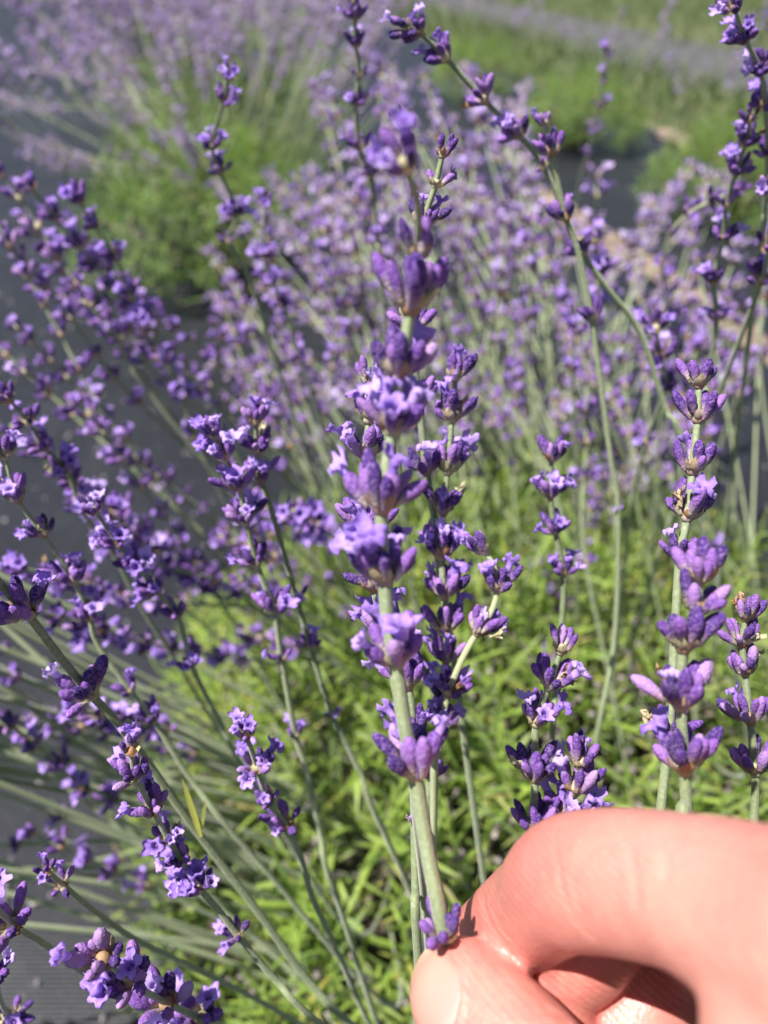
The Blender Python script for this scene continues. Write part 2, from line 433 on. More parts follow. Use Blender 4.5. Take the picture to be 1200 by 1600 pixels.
# ------------------------------------------------------------------ flower stems
def spike(path, whorls, r_tip, r_base, detail, label, group=None, seed=0, openf=0.18, stem_mat=None, bs=1.0, leaves=()):
    """path: world points from tip to foot; whorls: list of (index along the smoothed path, size)"""
    rr = random.Random(seed)
    pts = catmull(path, 6); n = len(pts)
    foot = pts[-1]
    root = bpy.data.objects.new('lavender_sprig', None); C.objects.link(root)
    root.empty_display_size = 0.01; root.location = foot
    tag(root, label, 'lavender', group)
    loc = [p - foot for p in pts]
    radii = [r_tip + (r_base - r_tip) * min(1, (i / (n - 1)) ** 0.7 * 1.05) for i in range(n)]
    V, F = sweep(loc, radii, 12 if detail == 2 else 6, 0.11 if detail == 2 else 0.0)
    so = obj('stem', mesh('stem', V, F, [stem_mat or STEM], attrs={'rnd': [rr.random()] * len(V), 'tip': [0] * len(V)}), root)
    for wi, (fi, size) in enumerate(whorls):
        i0 = max(0, min(n - 2, int(fi))); fr = min(1, max(0, fi - i0))
        p = loc[i0].lerp(loc[i0 + 1], fr); t = (loc[max(0, i0 - 1)] - loc[min(n - 1, i0 + 2)]).normalized()
        M = Matrix.Translation(p) @ rot_to(t, rr.uniform(0, 6.28)) @ Matrix.Scale(abs(size) * bs, 4)
        if detail == 2:
            w = obj('whorl', rr.choice(BRACTS), root); w.matrix_local = M
            nb = max(2, int(round((7.0 if abs(size) > 0.75 else 4.2) * rr.uniform(0.8, 1.3))))
            top = wi == 0
            lay = bud_layout(nb, 6 if top else 16, 32 if top else 52, rr, top)
            if not top and nb > 5: lay += bud_layout(3, 6, 24, rr)
            for az, tilt, r0, k, dz in lay:
                q = rr.random()
                me = rr.choice(FLOWER) if q < openf and size > 0 else (rr.choice(BROWN) if q > 0.965 and size > 0 else rr.choice(BUD))
                o = obj(me.name.split('.')[0], me, w)
                o.matrix_local = bud_matrix(az, tilt, r0, k, dz, rr.uniform(0, 6.28))
        else:
            w = obj('whorl', rr.choice(WM), root); w.matrix_local = M
    return root, loc

COUNT = [0]
def T(d0, d1, pts, label, group=None, root=None, detail=2, r=(0.0005, 0.00088), openf=0.18, bs=1.0, seed=None, mat=None, dm=None):
    """a stem traced as photograph pixels (x, y, whorl size) from tip down; depth runs d0 -> d1"""
    COUNT[0] += 1
    cum = [0]
    for a, b in zip(pts, pts[1:]): cum.append(cum[-1] + math.hypot(b[0] - a[0], b[1] - a[1]))
    P = []
    for c, q in zip(cum, pts):
        f = c / cum[-1]
        d = d0 + (d1 - d0) * f + (0 if dm is None else dm * 4 * f * (1 - f))
        P.append(PX(q[0], q[1], q[3] if len(q) > 3 else d))
    wh = [(i * 6, q[2]) for i, q in enumerate(pts) if q[2] != 0]
    if root is not None:
        R = Vector(root); last = P[-1]
        dirn = (P[-1] - P[-2]).normalized(); ln = (R - last).length
        P.append(last + dirn * ln * 0.35 + (R - last) * 0.2 + Vector((0, 0, -0.01)))
        P.append(R)
    return spike(P, wh, r[0], r[1], detail, label, group, seed if seed is not None else COUNT[0] * 17 + 3, openf, mat, bs)

def AR(u, s, z=0.10): return A0 + Vector((u, s, z))     # a foot inside the bush

# the stem held in the fingers
T(0.090, 0.127, [(650, 400, 0.7, 0.106), (641, 480, 1.05, 0.108), (632, 545, 0, 0.109), (624, 585, 0.9, 0.110), (614, 672, 0.9, 0.112), (604, 735, 0, 0.113), (597, 792, 1.05, 0.114), (597, 850, 0, 0.115), (601, 905, 0.95, 0.116), (606, 965, 0, 0.117), (618, 1035, 1.0, 0.118), (632, 1130, 0, 0.119), (648, 1208, 1.1, 0.120), (668, 1330, 0, 0.120), (684, 1410, 0, 0.1195), (695, 1463, -0.82, 0.1205), (703, 1500, 0, 0.1225), (714, 1560, 0, 0.125)],
  'thick blooming lavender stem pinched between the thumb and index finger', r=(0.0007, 0.00115), openf=0.16, seed=5, bs=1.0)
T(0.090, 0.130, [(634, 262, 0.6, 0.093), (650, 305, 0, 0.097), (654, 360, 0, 0.103), (644, 470, 0, 0.112), (616, 660, 0, 0.117), (600, 800, 0, 0.119), (607, 965, 0, 0.122), (634, 1130, 0, 0.125), (650, 1220, 0, 0.130), (655, 1330, 0, 0.145)],
  'soft out of focus lilac flower floating above the held stem', root=AR(-0.01, -0.16), openf=0.5, seed=401, r=(0.0004, 0.0007))
# slim spike whose sharp tip stands above the held one
T(0.160, 0.190, [(691, 243, 0.62), (680, 290, 0.62), (660, 352, 0.8), (648, 420, 0), (644, 520, 0.8), (655, 630, 0.8), (667, 738, 0.85), (685, 850, 0.85), (697, 950, 0)], 'slim lavender stem with narrow greyish bud tip rising behind the held stem', root=AR(0.03, 0.0), openf=0.12, seed=8)
T(0.156, 0.160, [(577, 600, 0.7), (576, 655, 0.9), (570, 712, 0.9), (568, 760, 0), (574, 835, 1.0), (584, 918, 1.0), (604, 985, 0.95), (637, 1070, 1.0), (645, 1150, 0.8), (648, 1290, 0.4), (650, 1400, 0), (653, 1490, 0)], 'dark stem of violet buds close behind the held lavender', root=AR(-0.03, -0.10), openf=0.3)
T(0.178, 0.186, [(712, 590, 0.9), (706, 655, 1.0), (700, 735, 1.1), (692, 800, 1.0), (690, 868, 1.1), (694, 930, 1.1), (698, 985, 1.1), (697, 1030, 1.0), (690, 1085, 1.0), (684, 1130, 0.8), (672, 1215, 0.8), (664, 1300, 0), (660, 1370, 0)], 'densely flowered deep violet lavender stem right beside the held one', root=AR(-0.01, -0.06), openf=0.25, bs=0.9)
STALK = m_stem('stalk', (0.22, 0.28, 0.13), (0.36, 0.41, 0.24))
PALE = m_stem('pale_stem', (0.34, 0.38, 0.19), (0.42, 0.45, 0.26))
T(0.172, 0.182, [(757, 862, 0.8), (772, 885, 0), (777, 920, 1.0), (768, 955, 0), (746, 988, 1.0), (722, 1030, 0), (700, 1085, 0.85), (690, 1130, 0.8), (683, 1180, 0), (678, 1260, 0)], 'bent pale yellowish lavender stem curling beside the held stem', root=AR(0.0, -0.05), openf=0.2, bs=0.84, mat=PALE)
T(0.190, 0.215, [(862, 718, 0.9), (860, 775, 0.9), (868, 832, 0.85), (880, 895, 0.8), (879, 960, 0), (868, 1080, 0), (862, 1180, 0)], 'short lavender stem with four sparse whorls above bright green leaves', root=AR(0.06, -0.02), bs=0.84)
T(0.154, 0.160, [(1092, 602, 0.85), (1090, 655, 0.95), (1082, 735, 1.05), (1074, 808, 1.05), (1062, 872, 0.8), (1054, 1000, 0), (1045, 1148, 0.9), (1032, 1270, 0), (1020, 1400, 0)], 'crisp lavender stem of four spaced whorls standing above the index finger', root=AR(0.12, -0.15), r=(0.0006, 0.0010), openf=0.06, bs=0.88, seed=21)
T(0.119, 0.124, [(1093, 905, 0.95), (1088, 955, 0.9), (1068, 1010, 1.1), (1064, 1100, 1.15), (1070, 1200, 1.15), (1073, 1290, 0), (1072, 1400, 0)], 'blurred large lavender spike rising right behind the index finger', root=AR(0.14, -0.19), openf=0.12, bs=0.86, r=(0.0006, 0.0009))
T(0.158, 0.165, [(1165, 965, 0.8), (1160, 1005, 0.85), (1164, 1050, 0.9), (1172, 1125, 1.0), (1180, 1205, 1.05), (1178, 1290, 0), (1172, 1420, 0)], 'lavender stem with purple buds beyond the knuckle of the hand', root=AR(0.16, -0.16), openf=0.1, bs=0.9)
T(0.158, 0.164, [(876, 1018, 0.75), (858, 1072, 0.95), (838, 1130, 0.9), (836, 1215, 1.0), (833, 1295, 0.95), (829, 1380, 0), (826, 1460, 0)], 'lavender stem with plump lilac tip bud above the bent index finger', root=AR(0.05, -0.14), openf=0.12, bs=0.92)
T(0.162, 0.168, [(906, 1195, 0.8), (899, 1235, 0.95), (886, 1285, 0.95), (880, 1330, 0), (870, 1450, 0)], 'short lavender stem with one wide open pale flower touching the finger outline', root=AR(0.07, -0.14), openf=0.45, seed=77)
# lower left
T(0.152, 0.200, [(205, 1176, 0.75), (213, 1215, 0.95), (240, 1268, 1.0), (264, 1312, 0.8), (284, 1345, 0.8), (312, 1388, 1.05), (340, 1420, 0), (372, 1462, 0.9), (430, 1530, 0), (505, 1604, 0)], 'arching lavender stem with crisp buds low over the dark cloth', root=AR(-0.05, -0.16), openf=0.25, bs=0.8, seed=31)
thick, _ = T(0.142, 0.235, [(-40, 868, 1.0), (0, 912, 0), (42, 958, 1.15), (95, 1028, 0), (142, 1085, 1.1), (200, 1150, 0), (310, 1302, 0), (400, 1420, 0), (480, 1530, 0), (552, 1604, 0)], 'thick stem leaning to the cloth with two dark shaded whorls and a bright leaf', root=AR(-0.03, -0.17), openf=0.1, r=(0.0008, 0.0012))
T(0.138, 0.22, [(163, 1500, 1.0), (205, 1535, 1.1), (262, 1568, 1.15), (318, 1592, 1.1), (380, 1618, 0), (470, 1660, 0)], 'large open flowered lavender spike lying low above the ground cloth', root=AR(-0.08, -0.22), openf=0.28, bs=1.0, seed=90)
T(0.140, 0.24, [(-30, 1395, 0.9), (22, 1445, 1.0), (70, 1475, 0), (150, 1532, 0), (290, 1618, 0)], 'rough silvery stem with one dark bud whorl over the cloth', root=AR(-0.10, -0.20), openf=0.3)
T(0.165, 0.24, [(75, 1362, 0.5), (98, 1382, 0.6), (150, 1425, 0), (225, 1475, 0), (370, 1545, 0)], 'thin stem ending in one tiny lilac bud with bright green bract', root=AR(-0.10, -0.17), openf=0.4)
T(0.16, 0.25, [(-10, 1525, 0.8), (20, 1590, 0.9), (120, 1640, 0)], 'bud tip at the lower edge of the ground cloth', root=AR(-0.12, -0.2))
T(0.180, 0.240, [(336, 682, 0.85), (352, 715, 0.95), (374, 762, 1.0), (384, 815, 1.0), (402, 882, 0.9), (428, 955, 1.05), (440, 1030, 0.75), (462, 1150, 0.75), (478, 1200, 0), (500, 1300, 0), (525, 1400, 0)], 'tall lavender stem with a crowded flowering top against the grey cloth', root=AR(-0.04, -0.09), openf=0.28, bs=0.84)
T(0.190, 0.25, [(400, 660, 0.9), (402, 705, 0.95), (408, 750, 0.9), (425, 800, 0), (465, 940, 0.7), (485, 1010, 0.8), (520, 1120, 0.5), (560, 1200, 0), (600, 1300, 0)], 'lavender stem with deep violet top leaning on the crowded one', root=AR(-0.02, -0.05), openf=0.25, bs=0.84)
T(0.168, 0.22, [(385, 1150, 0.75), (402, 1200, 1.0), (420, 1255, 0.8), (448, 1290, 1.0), (470, 1340, 0), (510, 1450, 0)], 'short dark violet stem among leaning green stalks', root=AR(-0.04, -0.13), openf=0.2, bs=0.84)
T(0.178, 0.24, [(8, 712, 0.9), (28, 780, 1.0), (68, 835, 0.9), (115, 908, 1.1), (140, 965, 0.9), (152, 1005, 0), (205, 1080, 0.8), (240, 1125, 0.9), (300, 1220, 0), (390, 1330, 0)], 'long leaning lavender stem with pale flowers above the grey cloth', root=AR(-0.07, -0.11), openf=0.25, bs=0.84)
T(0.19, 0.26, [(150, 800, 0.8), (185, 850, 0.9), (215, 885, 0.95), (245, 925, 1.0), (278, 962, 0.9), (300, 1040, 0.8), (340, 1120, 0), (400, 1230, 0)], 'lavender spike whose cream whorl bases catch the light', root=AR(-0.06, -0.08), openf=0.35, bs=0.84)
T(0.21, 0.30, [(15, 625, 0.9), (45, 660, 0.9), (70, 700, 1.0), (105, 735, 1.0), (130, 800, 0.9), (180, 870, 0), (260, 1010, 0)], 'leaning lavender stem with dark purple upper whorls', root=AR(-0.08, -0.05), openf=0.25, bs=0.84)
# middle distance, upper part
T(0.195, 0.26, [(640, 45, 0.85), (658, 52, 0.8), (698, 92, 0.95), (758, 158, 1.0), (812, 212, 1.0), (850, 262, 0.7), (880, 330, 0), (912, 398, 0.9), (950, 452, 0), (1000, 520, 0.0), (1040, 640, 0), (1075, 740, 0)], 'arched lavender stem bowing over to its drooping tip', root=AR(0.12, 0.04), openf=0.2, bs=0.84)
T(0.20, 0.27, [(852, 195, 0.6), (862, 240, 1.0), (885, 342, 0.95), (905, 400, 0), (925, 500, 0.9), (955, 720, 0), (966, 800, 0.3), (960, 1000, 0), (928, 1180, 0)], 'long dark green stem whose whorls cross the arched one', root=AR(0.09, -0.02), openf=0.12, bs=0.84)
T(0.235, 0.31, [(552, 0, 0.8), (555, 30, 0.8), (556, 72, 0.85), (561, 118, 0.6), (556, 165, 0.85), (562, 232, 0.95), (580, 275, 0.8), (590, 370, 0.8), (600, 480, 0)], 'upright lavender stem with spaced dark whorls and thin stalk', root=AR(-0.02, 0.05), openf=0.12, bs=0.84)
T(0.235, 0.33, [(357, 122, 0.75), (350, 158, 0.8), (332, 230, 0.85), (345, 270, 0.85), (370, 335, 0.9), (358, 378, 0.7), (392, 440, 0), (430, 560, 0)], 'lavender stem with bright lit tip before the green bush', root=AR(-0.04, 0.03), openf=0.3, bs=0.84)
T(0.30, 0.42, [(415, 318, 0.7), (412, 400, 0.8), (425, 440, 0.85), (442, 478, 0.9), (470, 560, 0.8), (500, 660, 0)], 'violet stem leaning left of the dense flower mass', root=AR(-0.03, 0.04), openf=0.25)
T(0.28, 0.40, [(125, 315, 0.9), (148, 355, 0.8), (182, 405, 0.95), (205, 465, 0.9), (228, 498, 0.9), (262, 565, 0.95), (288, 620, 0.9), (300, 665, 0.6), (350, 780, 0)], 'long leaning lavender stem against the dark grey cloth', root=AR(-0.06, 0.0), openf=0.3)
T(0.18, 0.25, [(1148, 15, 0.8), (1165, 62, 0.85), (1188, 112, 0.9), (1196, 165, 1.0), (1200, 240, 0.8), (1195, 330, 0), (1180, 450, 0)], 'nodding lavender stem with papery brown tip', root=AR(0.17, 0.0), openf=0.15, bs=0.84)
T(0.21, 0.29, [(1172, 190, 0.7), (1165, 225, 0.9), (1150, 270, 1.0), (1135, 320, 0.7), (1130, 372, 0.85), (1115, 440, 0.9), (1120, 500, 0.85), (1105, 600, 0), (1090, 700, 0)], 'lavender stem with dark indigo lower flowers by the nodding stem', root=AR(0.16, 0.03), openf=0.3, bs=0.84)
T(0.20, 0.30, [(1205, 300, 0.8), (1200, 390, 0.7), (1190, 440, 0.95), (1160, 520, 0), (1125, 610, 0), (1080, 720, 0)], 'lavender stem slanting right on a dark green stalk', root=AR(0.14, 0.0), openf=0.3)
T(0.29, 0.38, [(1145, 300, 0.8), (1110, 315, 0.8), (1075, 335, 0.8), (1048, 365, 0.7), (1035, 410, 0.7), (1040, 480, 0), (1035, 600, 0)], 'pale curled lavender stem with cream bracts', root=AR(0.13, 0.06), mat=PALE, openf=0.1)
T(0.25, 0.36, [(1025, 515, 0.9), (1030, 560, 1.0), (1040, 605, 0.9), (1010, 690, 0.6), (988, 780, 0), (975, 900, 0)], 'lavender stem with pale green dead flower at one side', root=AR(0.10, 0.02), openf=0.3)
T(0.30, 0.40, [(930, 380, 0.8), (940, 425, 0.95), (925, 480, 0.9), (900, 520, 0.8), (895, 580, 0.8), (898, 690, 0.4), (900, 800, 0)], 'violet lavender stem beneath the arched stem', root=AR(0.09, 0.04), openf=0.3)
T(0.46, 0.60, [(948, 85, 0.9), (942, 125, 0.9), (936, 165, 0.9), (928, 205, 0.9), (918, 240, 0.7), (900, 330, 0)], 'soft lavender spike before the far turf', root=AR(0.13, 0.16), detail=1)

# leaf on the thick leaning stem and other leaf-sized pieces
def leaf_geo(L, W, bend, seg=5, fold=0.35, twist=0.0):
    V = []; F = []; T_ = []
    for i in range(seg + 1):
        t = i / seg; w = W * 0.5 * (math.sin(math.pi * min(1, 0.10 + 0.88 * t)) ** 0.6 if i < seg else 0.05)
        a = bend * t; x = L * (math.sin(a) / bend if abs(bend) > 1e-3 else t); z = L * ((1 - math.cos(a)) / bend if abs(bend) > 1e-3 else 0)
        # leaf grows along +Z, bends towards +X
        for s in (-1, 0, 1):
            tw = twist * t
            V.append((z + abs(s) * w * fold * math.cos(tw), s * w * math.cos(tw), x + s * w * math.sin(tw) * 0.3)); T_.append(t)
    for i in range(seg):
        for j in range(2): F.append((i * 3 + j, i * 3 + j + 1, i * 3 + 4 + j, i * 3 + 3 + j))
    return np.array(V), F, np.array(T_)
LEAFM = []
for v in range(6):
    V, F, T_ = leaf_geo([0.032, 0.039, 0.028, 0.044, 0.024, 0.035][v], [0.0031, 0.0037, 0.0027, 0.0035, 0.0026, 0.0031][v], [0.5, 0.9, 0.25, 0.7, 0.35, 1.2][v], 6, 0.35, [0, 0.6, -0.5, 0.3, 0, -0.8][v])
    s = Soup(); s.add(V, F, 0, T_, 0.0); LEAFM.append(s.build('leaf', [LEAF]))
def stem_leaf(root, pa, pb, d, me, k):
    a_, b_ = PX(*pa, d), PX(*pb, d)
    lf = obj('leaf', me, root)
    z_ = (b_ - a_).normalized(); x_ = Vector((0, 0, H)) - a_ + Vector((0.0, 0, 0.08)); x_ = (x_ - z_ * x_.dot(z_)).normalized(); y_ = z_.cross(x_)
    lf.matrix_local = Matrix.Translation(a_ - root.location) @ Matrix((x_, y_, z_)).transposed().to_4x4() @ Matrix.Scale(k, 4)
stem_leaf(thick, (314, 1308), (288, 1228), 0.186, LEAFM[2], 0.55)
stem_leaf(thick, (312, 1304), (322, 1250), 0.187, LEAFM[4], 0.4)

def arc_index(pts, dist):
    acc = 0
    for i in range(len(pts) - 1):
        l = (pts[i + 1] - pts[i]).length
        if acc + l >= dist: return i + (dist - acc) / max(l, 1e-9)
        acc += l
    return len(pts) - 2
def auto_spike(tip, foot, detail, label, group, seed, n_wh=None, openf=0.3, bow=0.06, up=0.5, rb=0.00095, mat=None):
    rr = random.Random(seed)
    D = tip - foot; ln = D.length
    side = Vector((rr.uniform(-1, 1), rr.uniform(-1, 1), 0)) * bow * ln
    b1 = foot + D * 0.33 + Vector((0, 0, up * 0.10 * ln)) + side * 0.6
    b2 = foot + D * 0.68 + Vector((0, 0, up * 0.08 * ln)) + side
    P = [tip, tip.lerp(b2, 0.5), b2, b1, foot]
    pts = catmull(P, 6)
    n_wh = n_wh or rr.randint(4, 7) + (3 if 'over the cloth' in label and 'crowd' in label else 0); gap = rr.uniform(0.0090, 0.0135); d = 0.003; W = []
    for k in range(n_wh):
        W.append((arc_index(pts, d), rr.uniform(0.75, 0.9) if k == 0 else rr.uniform(0.85, 1.12)))
        d += gap * (1 + 0.09 * k) * rr.uniform(0.75, 1.25)
    if rr.random() < 0.6: W.append((arc_index(pts, d + rr.uniform(0.012, 0.035)), rr.uniform(0.6, 0.9)))
    return spike(P, W, 0.0006, rb, detail, label, group, seed, openf, mat)

REG = [  # x0, x1, y0, y1, count, d0, d1, foot u0,u1, s0,s1, label, group
 (-40, 130, 260, 600, 12, 0.27, 0.44, -0.10, -0.03, -0.05, 0.14, 'lavender stem in the crowd leaning far out over the cloth', 'stems fanning out over the cloth'),
 (-30, 230, 560, 980, 9, 0.24, 0.40, -0.11, -0.03, -0.10, 0.08, 'lavender stem in the crowd leaning far out over the cloth', 'stems fanning out over the cloth'),
 (-30, 130, 1000, 1300, 4, 0.23, 0.36, -0.13, -0.06, -0.16, -0.04, 'low lavender stem spreading nearly flat over the cloth', 'stems spreading low over the cloth'),
 (250, 480, 560, 1000, 9, 0.26, 0.42, -0.07, 0.0, -0.05, 0.12, 'lavender stem between the crowded flowering top and the held stem', 'stems left of the held stem'),
 (330, 620, 270, 620, 32, 0.42, 0.78, -0.09, 0.05, -0.06, 0.18, 'soft lavender spike in the dense flower mass behind the held stem', 'spikes of the dense flower mass'),
 (600, 850, 280, 640, 26, 0.42, 0.80, 0.0, 0.14, -0.08, 0.16, 'soft lavender spike in the dense flower mass behind the held stem', 'spikes of the dense flower mass'),
 (840, 1220, 330, 640, 28, 0.36, 0.70, 0.06, 0.24, -0.10, 0.14, 'soft lavender spike standing between the crisp four whorled stem and the bare cloth', 'spikes on the sunny side of the bush'),
 (560, 800, 120, 330, 10, 0.50, 0.85, 0.0, 0.16, 0.10, 0.27, 'soft lavender spike standing taller than the dense flower mass', 'tall spikes behind the slim tip'),
 (820, 960, 640, 1050, 5, 0.40, 0.55, 0.06, 0.16, 0.0, 0.12, 'small lavender spike low among the bright green leaves', 'small spikes among the leaves'),
]
sd = 1000
for (x0, x1, y0, y1, cnt, d0, d1, u0, u1, s0, s1, lab, grp) in REG:
    for i in range(cnt):
        sd += 1; rr = random.Random(sd)
        d = rr.uniform(d0, d1)
        tip = PX(rr.uniform(x0, x1), rr.uniform(y0, y1), d)
        foot = AR(rr.uniform(u0, u1), rr.uniform(s0, s1), rr.uniform(0.07, 0.12))
        auto_spike(tip, foot, 2 if d < 0.31 else 1, lab, grp, sd, openf=0.22)
# bare leaning stalks (their heads are out of the picture)
for i in range(38):
    rr = random.Random(5000 + i)
    d = rr.uniform(0.20, 0.30)
    tip = PX(rr.uniform(-760, -460), rr.uniform(560, 1500), d); foot = AR(rr.uniform(-0.13, -0.05), rr.uniform(-0.18, -0.02), 0.08)
    auto_spike(tip, foot, 1, 'grey green stalk stretching flat across the dark cloth', 'stalks reaching across the cloth', 5000 + i, bow=0.03, up=0.3, rb=0.0013, mat=STALK)

# ------------------------------------------------------------------ leafy bushes
def shoots(cx, cy, rx, ry, hz, n, rr, leaves, z0=0.02, lo=0.15):
    """leafy shoots over a dome; yields leaf matrices with a size"""
    out = []
    for i in range(n):
        a = rr.uniform(0, 2 * math.pi); q = math.sqrt(rr.uniform(0, 1)) * 0.98
        x = cx + rx * q * math.cos(a); y = cy + ry * q * math.sin(a)
        top = z0 + hz * math.sqrt(max(0, 1 - q * q)) * rr.uniform(0.7, 1.12) + 0.01
        ln = rr.uniform(0.05, 0.10)
        lean = Vector((math.cos(a) * q, math.sin(a) * q, 0)) * rr.uniform(0.3, 1.1) + Vector((rr.uniform(-.3, .3), rr.uniform(-.3, .3), 1))
        lean.normalize()
        base = Vector((x, y, top)) - lean * ln
        Q = lean.to_track_quat('Z', 'Y').to_matrix().to_4x4()
        for k in range(leaves):
            t = (k + 0.5) / leaves
            p = base + lean * (ln * t)
            if p.z < 0.012: continue
            az = (k % 2) * math.pi + (k // 2 % 2) * math.pi / 2 + rr.uniform(-0.5, 0.5)
            tilt = math.radians(rr.uniform(28, 75) * (1 - 0.65 * t))
            out.append((Matrix.Translation(p) @ Q @ Matrix.Rotation(az, 4, 'Z') @ Matrix.Rotation(tilt, 4, 'Y'), rr.uniform(0.6, 1.1) * (1.05 - 0.45 * t), p))
    return out

rr = random.Random(3)
bush = bpy.data.objects.new('lavender_bush', None); C.objects.link(bush); bush.location = A0
tag(bush, 'leafy yellow green base of the lavender bush beneath the hand', 'bush')
SH = shoots(A0.x + 0.03, A0.y + 0.02, 0.285, 0.33, 0.215, 900, rr, 14)
camp = Vector((0, 0, H))
def visible_rank(m):
    p = m[2] - camp
    z = p.y * cp - p.z * sp; x = p.x; y = -p.y * sp - p.z * cp
    if z <= 0.05: return 9
    u = 600 + FPX * x / z; v = 800 + FPX * y / z
    return z if (0 < u < 1200 and 600 < v < 1600) else 9
SH.sort(key=visible_rank)
for (M, k, p) in SH[:300]:
    o = obj('leaf', rr.choice(LEAFM), bush)
    o.matrix_local = Matrix.Translation(-A0) @ M @ Matrix.Scale(k, 4)
LG = [leaf_geo([0.032, 0.039, 0.028, 0.044][v], [0.0030, 0.0034, 0.0027, 0.0034][v], [0.5, 0.9, 0.25, 0.8][v], 4, 0.35, [0, 0.6, -0.5, 0.3][v]) for v in range(4)]
def leaf_soup(L, off, rr, mat, name, parent, big=1.0):
    S = Soup()
    for (M, k, p) in L:
        V, F, T_ = rr.choice(LG); A = np.array(M)
        S.add((V * k * big) @ A[:3, :3].T + A[:3, 3] - np.array(off), F, 0, T_, rr.random())
    o = obj(name, S.build(name, [mat]), parent); o['kind'] = 'stuff'; return o
leaf_soup(SH[300:], A0, rr, LEAF, 'foliage', bush)
# woody base and dried old buds
S = Soup()
for i in range(70):
    a = rr.uniform(0, 6.28); q = rr.uniform(0.1, 0.9)
    e = Vector((0.05 + 0.24 * q * math.cos(a), 0.03 + 0.28 * q * math.sin(a), 0.17 * math.sqrt(1 - q * q) + 0.01))
    b0 = Vector((0.05 + 0.03 * math.cos(a), 0.03 + 0.03 * math.sin(a), 0.0))
    V, F = sweep(catmull([b0, b0.lerp(e, 0.5) + Vector((rr.uniform(-.02, .02), rr.uniform(-.02, .02), 0.02)), e], 4), [0.003 - 0.0002 * k for k in range(9)], 6)
    S.add(V, F, 0)
obj('woody_base', S.build('woody_base', [WOOD]), bush)
S = Soup()
for i in range(2600):
    a = rr.uniform(0, 6.28); q = math.sqrt(rr.random())
    V, F, T_ = calyx_geo(rr.uniform(0.004, 0.0065), rr.uniform(0.0014, 0.0022), 7, 4, 5, 0.0005, i)
    Q = Vector((rr.gauss(0, 1), rr.gauss(0, 1), rr.gauss(0.5, 1))).to_track_quat('Z', 'Y').to_matrix()
    p = np.array((0.03 + 0.27 * q * math.cos(a), 0.02 + 0.31 * q * math.sin(a), 0.015 + 0.19 * math.sqrt(max(0, 1 - q * q)) * rr.uniform(0.8, 1.05)))
    S.add(V @ np.array(Q).T + p, F, 0, T_, rr.random())
o = obj('dried_buds', S.build('dried_buds', [DRY]), bush); o['kind'] = 'stuff'
o = obj('soil_patch', mesh('soil_patch', [(0.05 + 0.28 * math.cos(k * 0.2618) , 0.03 + 0.32 * math.sin(k * 0.2618), 0.02) for k in range(24)] + [(0.05, 0.03, 0.05)], [(k, (k + 1) % 24, 24) for k in range(24)], [SOIL]), bush)

# farther bushes of the two rows
FAR = [  # s, u, radius, height, leaves per bush, flower density, label
 (1.22, -0.10, 0.28, 0.25, 300, 70, 'green lavender bush next in the row, few flowers on its near side', 0),
 (1.95, 0.02, 0.36, 0.27, 260, 220, 'purple lavender bush third in the row before the far end', 1),
 (2.85, 0.04, 0.44, 0.29, 220, 240, 'hazy lavender bush fourth along the row in full bloom', 1),
 (4.0, 0.05, 0.52, 0.30, 140, 260, 'distant lavender bush at the far end of the row', 1),
 (1.30, 1.08, 0.22, 0.20, 240, 6, 'rounded green bush with no flowers beside the soil strip', 0),
 (2.05, 1.05, 0.22, 0.19, 200, 6, 'green young bush second along the next row', 0),
 (2.95, 1.05, 0.24, 0.20, 160, 10, 'green young bush third along the next row', 0),
 (0.75, 1.16, 0.20, 0.19, 220, 4, 'green bush at the near end of the next row', 0),
]
FS = Soup()
def far_spike(S, tip, foot, rr, n):
    D = (tip - foot); ln = D.length; t = D.normalized()
    M0 = np.array(rot_to(t, 0))[:3, :3]
    V, F = sweep([foot, foot.lerp(tip, 0.5) + Vector((0, 0, 0.03 * ln)), tip], [0.0011, 0.001, 0.0007], 4); S.add(V, F, 3)
    d = 0.0
    for k in range(n):
        Vw, Fw, Mw, Tw, Rw = rr.choice(WLOW)
        c = tip - t * d; d += rr.uniform(0.011, 0.021)
        a = rr.uniform(0, 6.28); q = rr.uniform(1.1, 1.6)
        S.add(rotz(Vw, a) * q @ M0.T + np.array(c), Fw, Mw, Tw, (Rw + rr.random()) % 1.0)
for bi, (s, u, R_, hz, nsh, nfl, lab, dense) in enumerate(FAR):
    rr = random.Random(700 + bi)
    c = RC(s, u)
    b = bpy.data.objects.new('lavender_bush', None); C.objects.link(b); b.location = c; tag(b, lab, 'bush')
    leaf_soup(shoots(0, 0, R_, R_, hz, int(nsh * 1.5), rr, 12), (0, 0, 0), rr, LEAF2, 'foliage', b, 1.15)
    S = Soup()
    for i in range(24):
        a = rr.uniform(0, 6.28); q = rr.uniform(0.2, 0.9)
        e = Vector((R_ * q * math.cos(a), R_ * q * math.sin(a), hz * 0.8 * math.sqrt(1 - q * q)))
        V, F = sweep([Vector((0.02 * math.cos(a), 0.02 * math.sin(a), 0)), e * 0.55 + Vector((0, 0, 0.01)), e], [0.005, 0.004, 0.002], 5); S.add(V, F, 0)
    obj('woody_base', S.build('woody_base', [WOOD]), b)
    for i in range(nfl):
        a = rr.uniform(0, 6.28) if bi != 0 else rr.uniform(-0.3, 3.9); q = math.sqrt(rr.random()) if bi != 0 else rr.uniform(0.5, 1.0)
        ft = c + Vector((R_ * 0.75 * q * math.cos(a), R_ * 0.75 * q * math.sin(a), hz * 0.7))
        L = rr.uniform(0.20, 0.34)
        tip = ft + (Vector((math.cos(a) * q * 0.9, math.sin(a) * q * 0.9, 0)) + Vector((rr.uniform(-.25, .25), rr.uniform(-.25, .25), 1.0))).normalized() * L
        far_spike(FS, tip, ft, rr, rr.randint(4, 7))
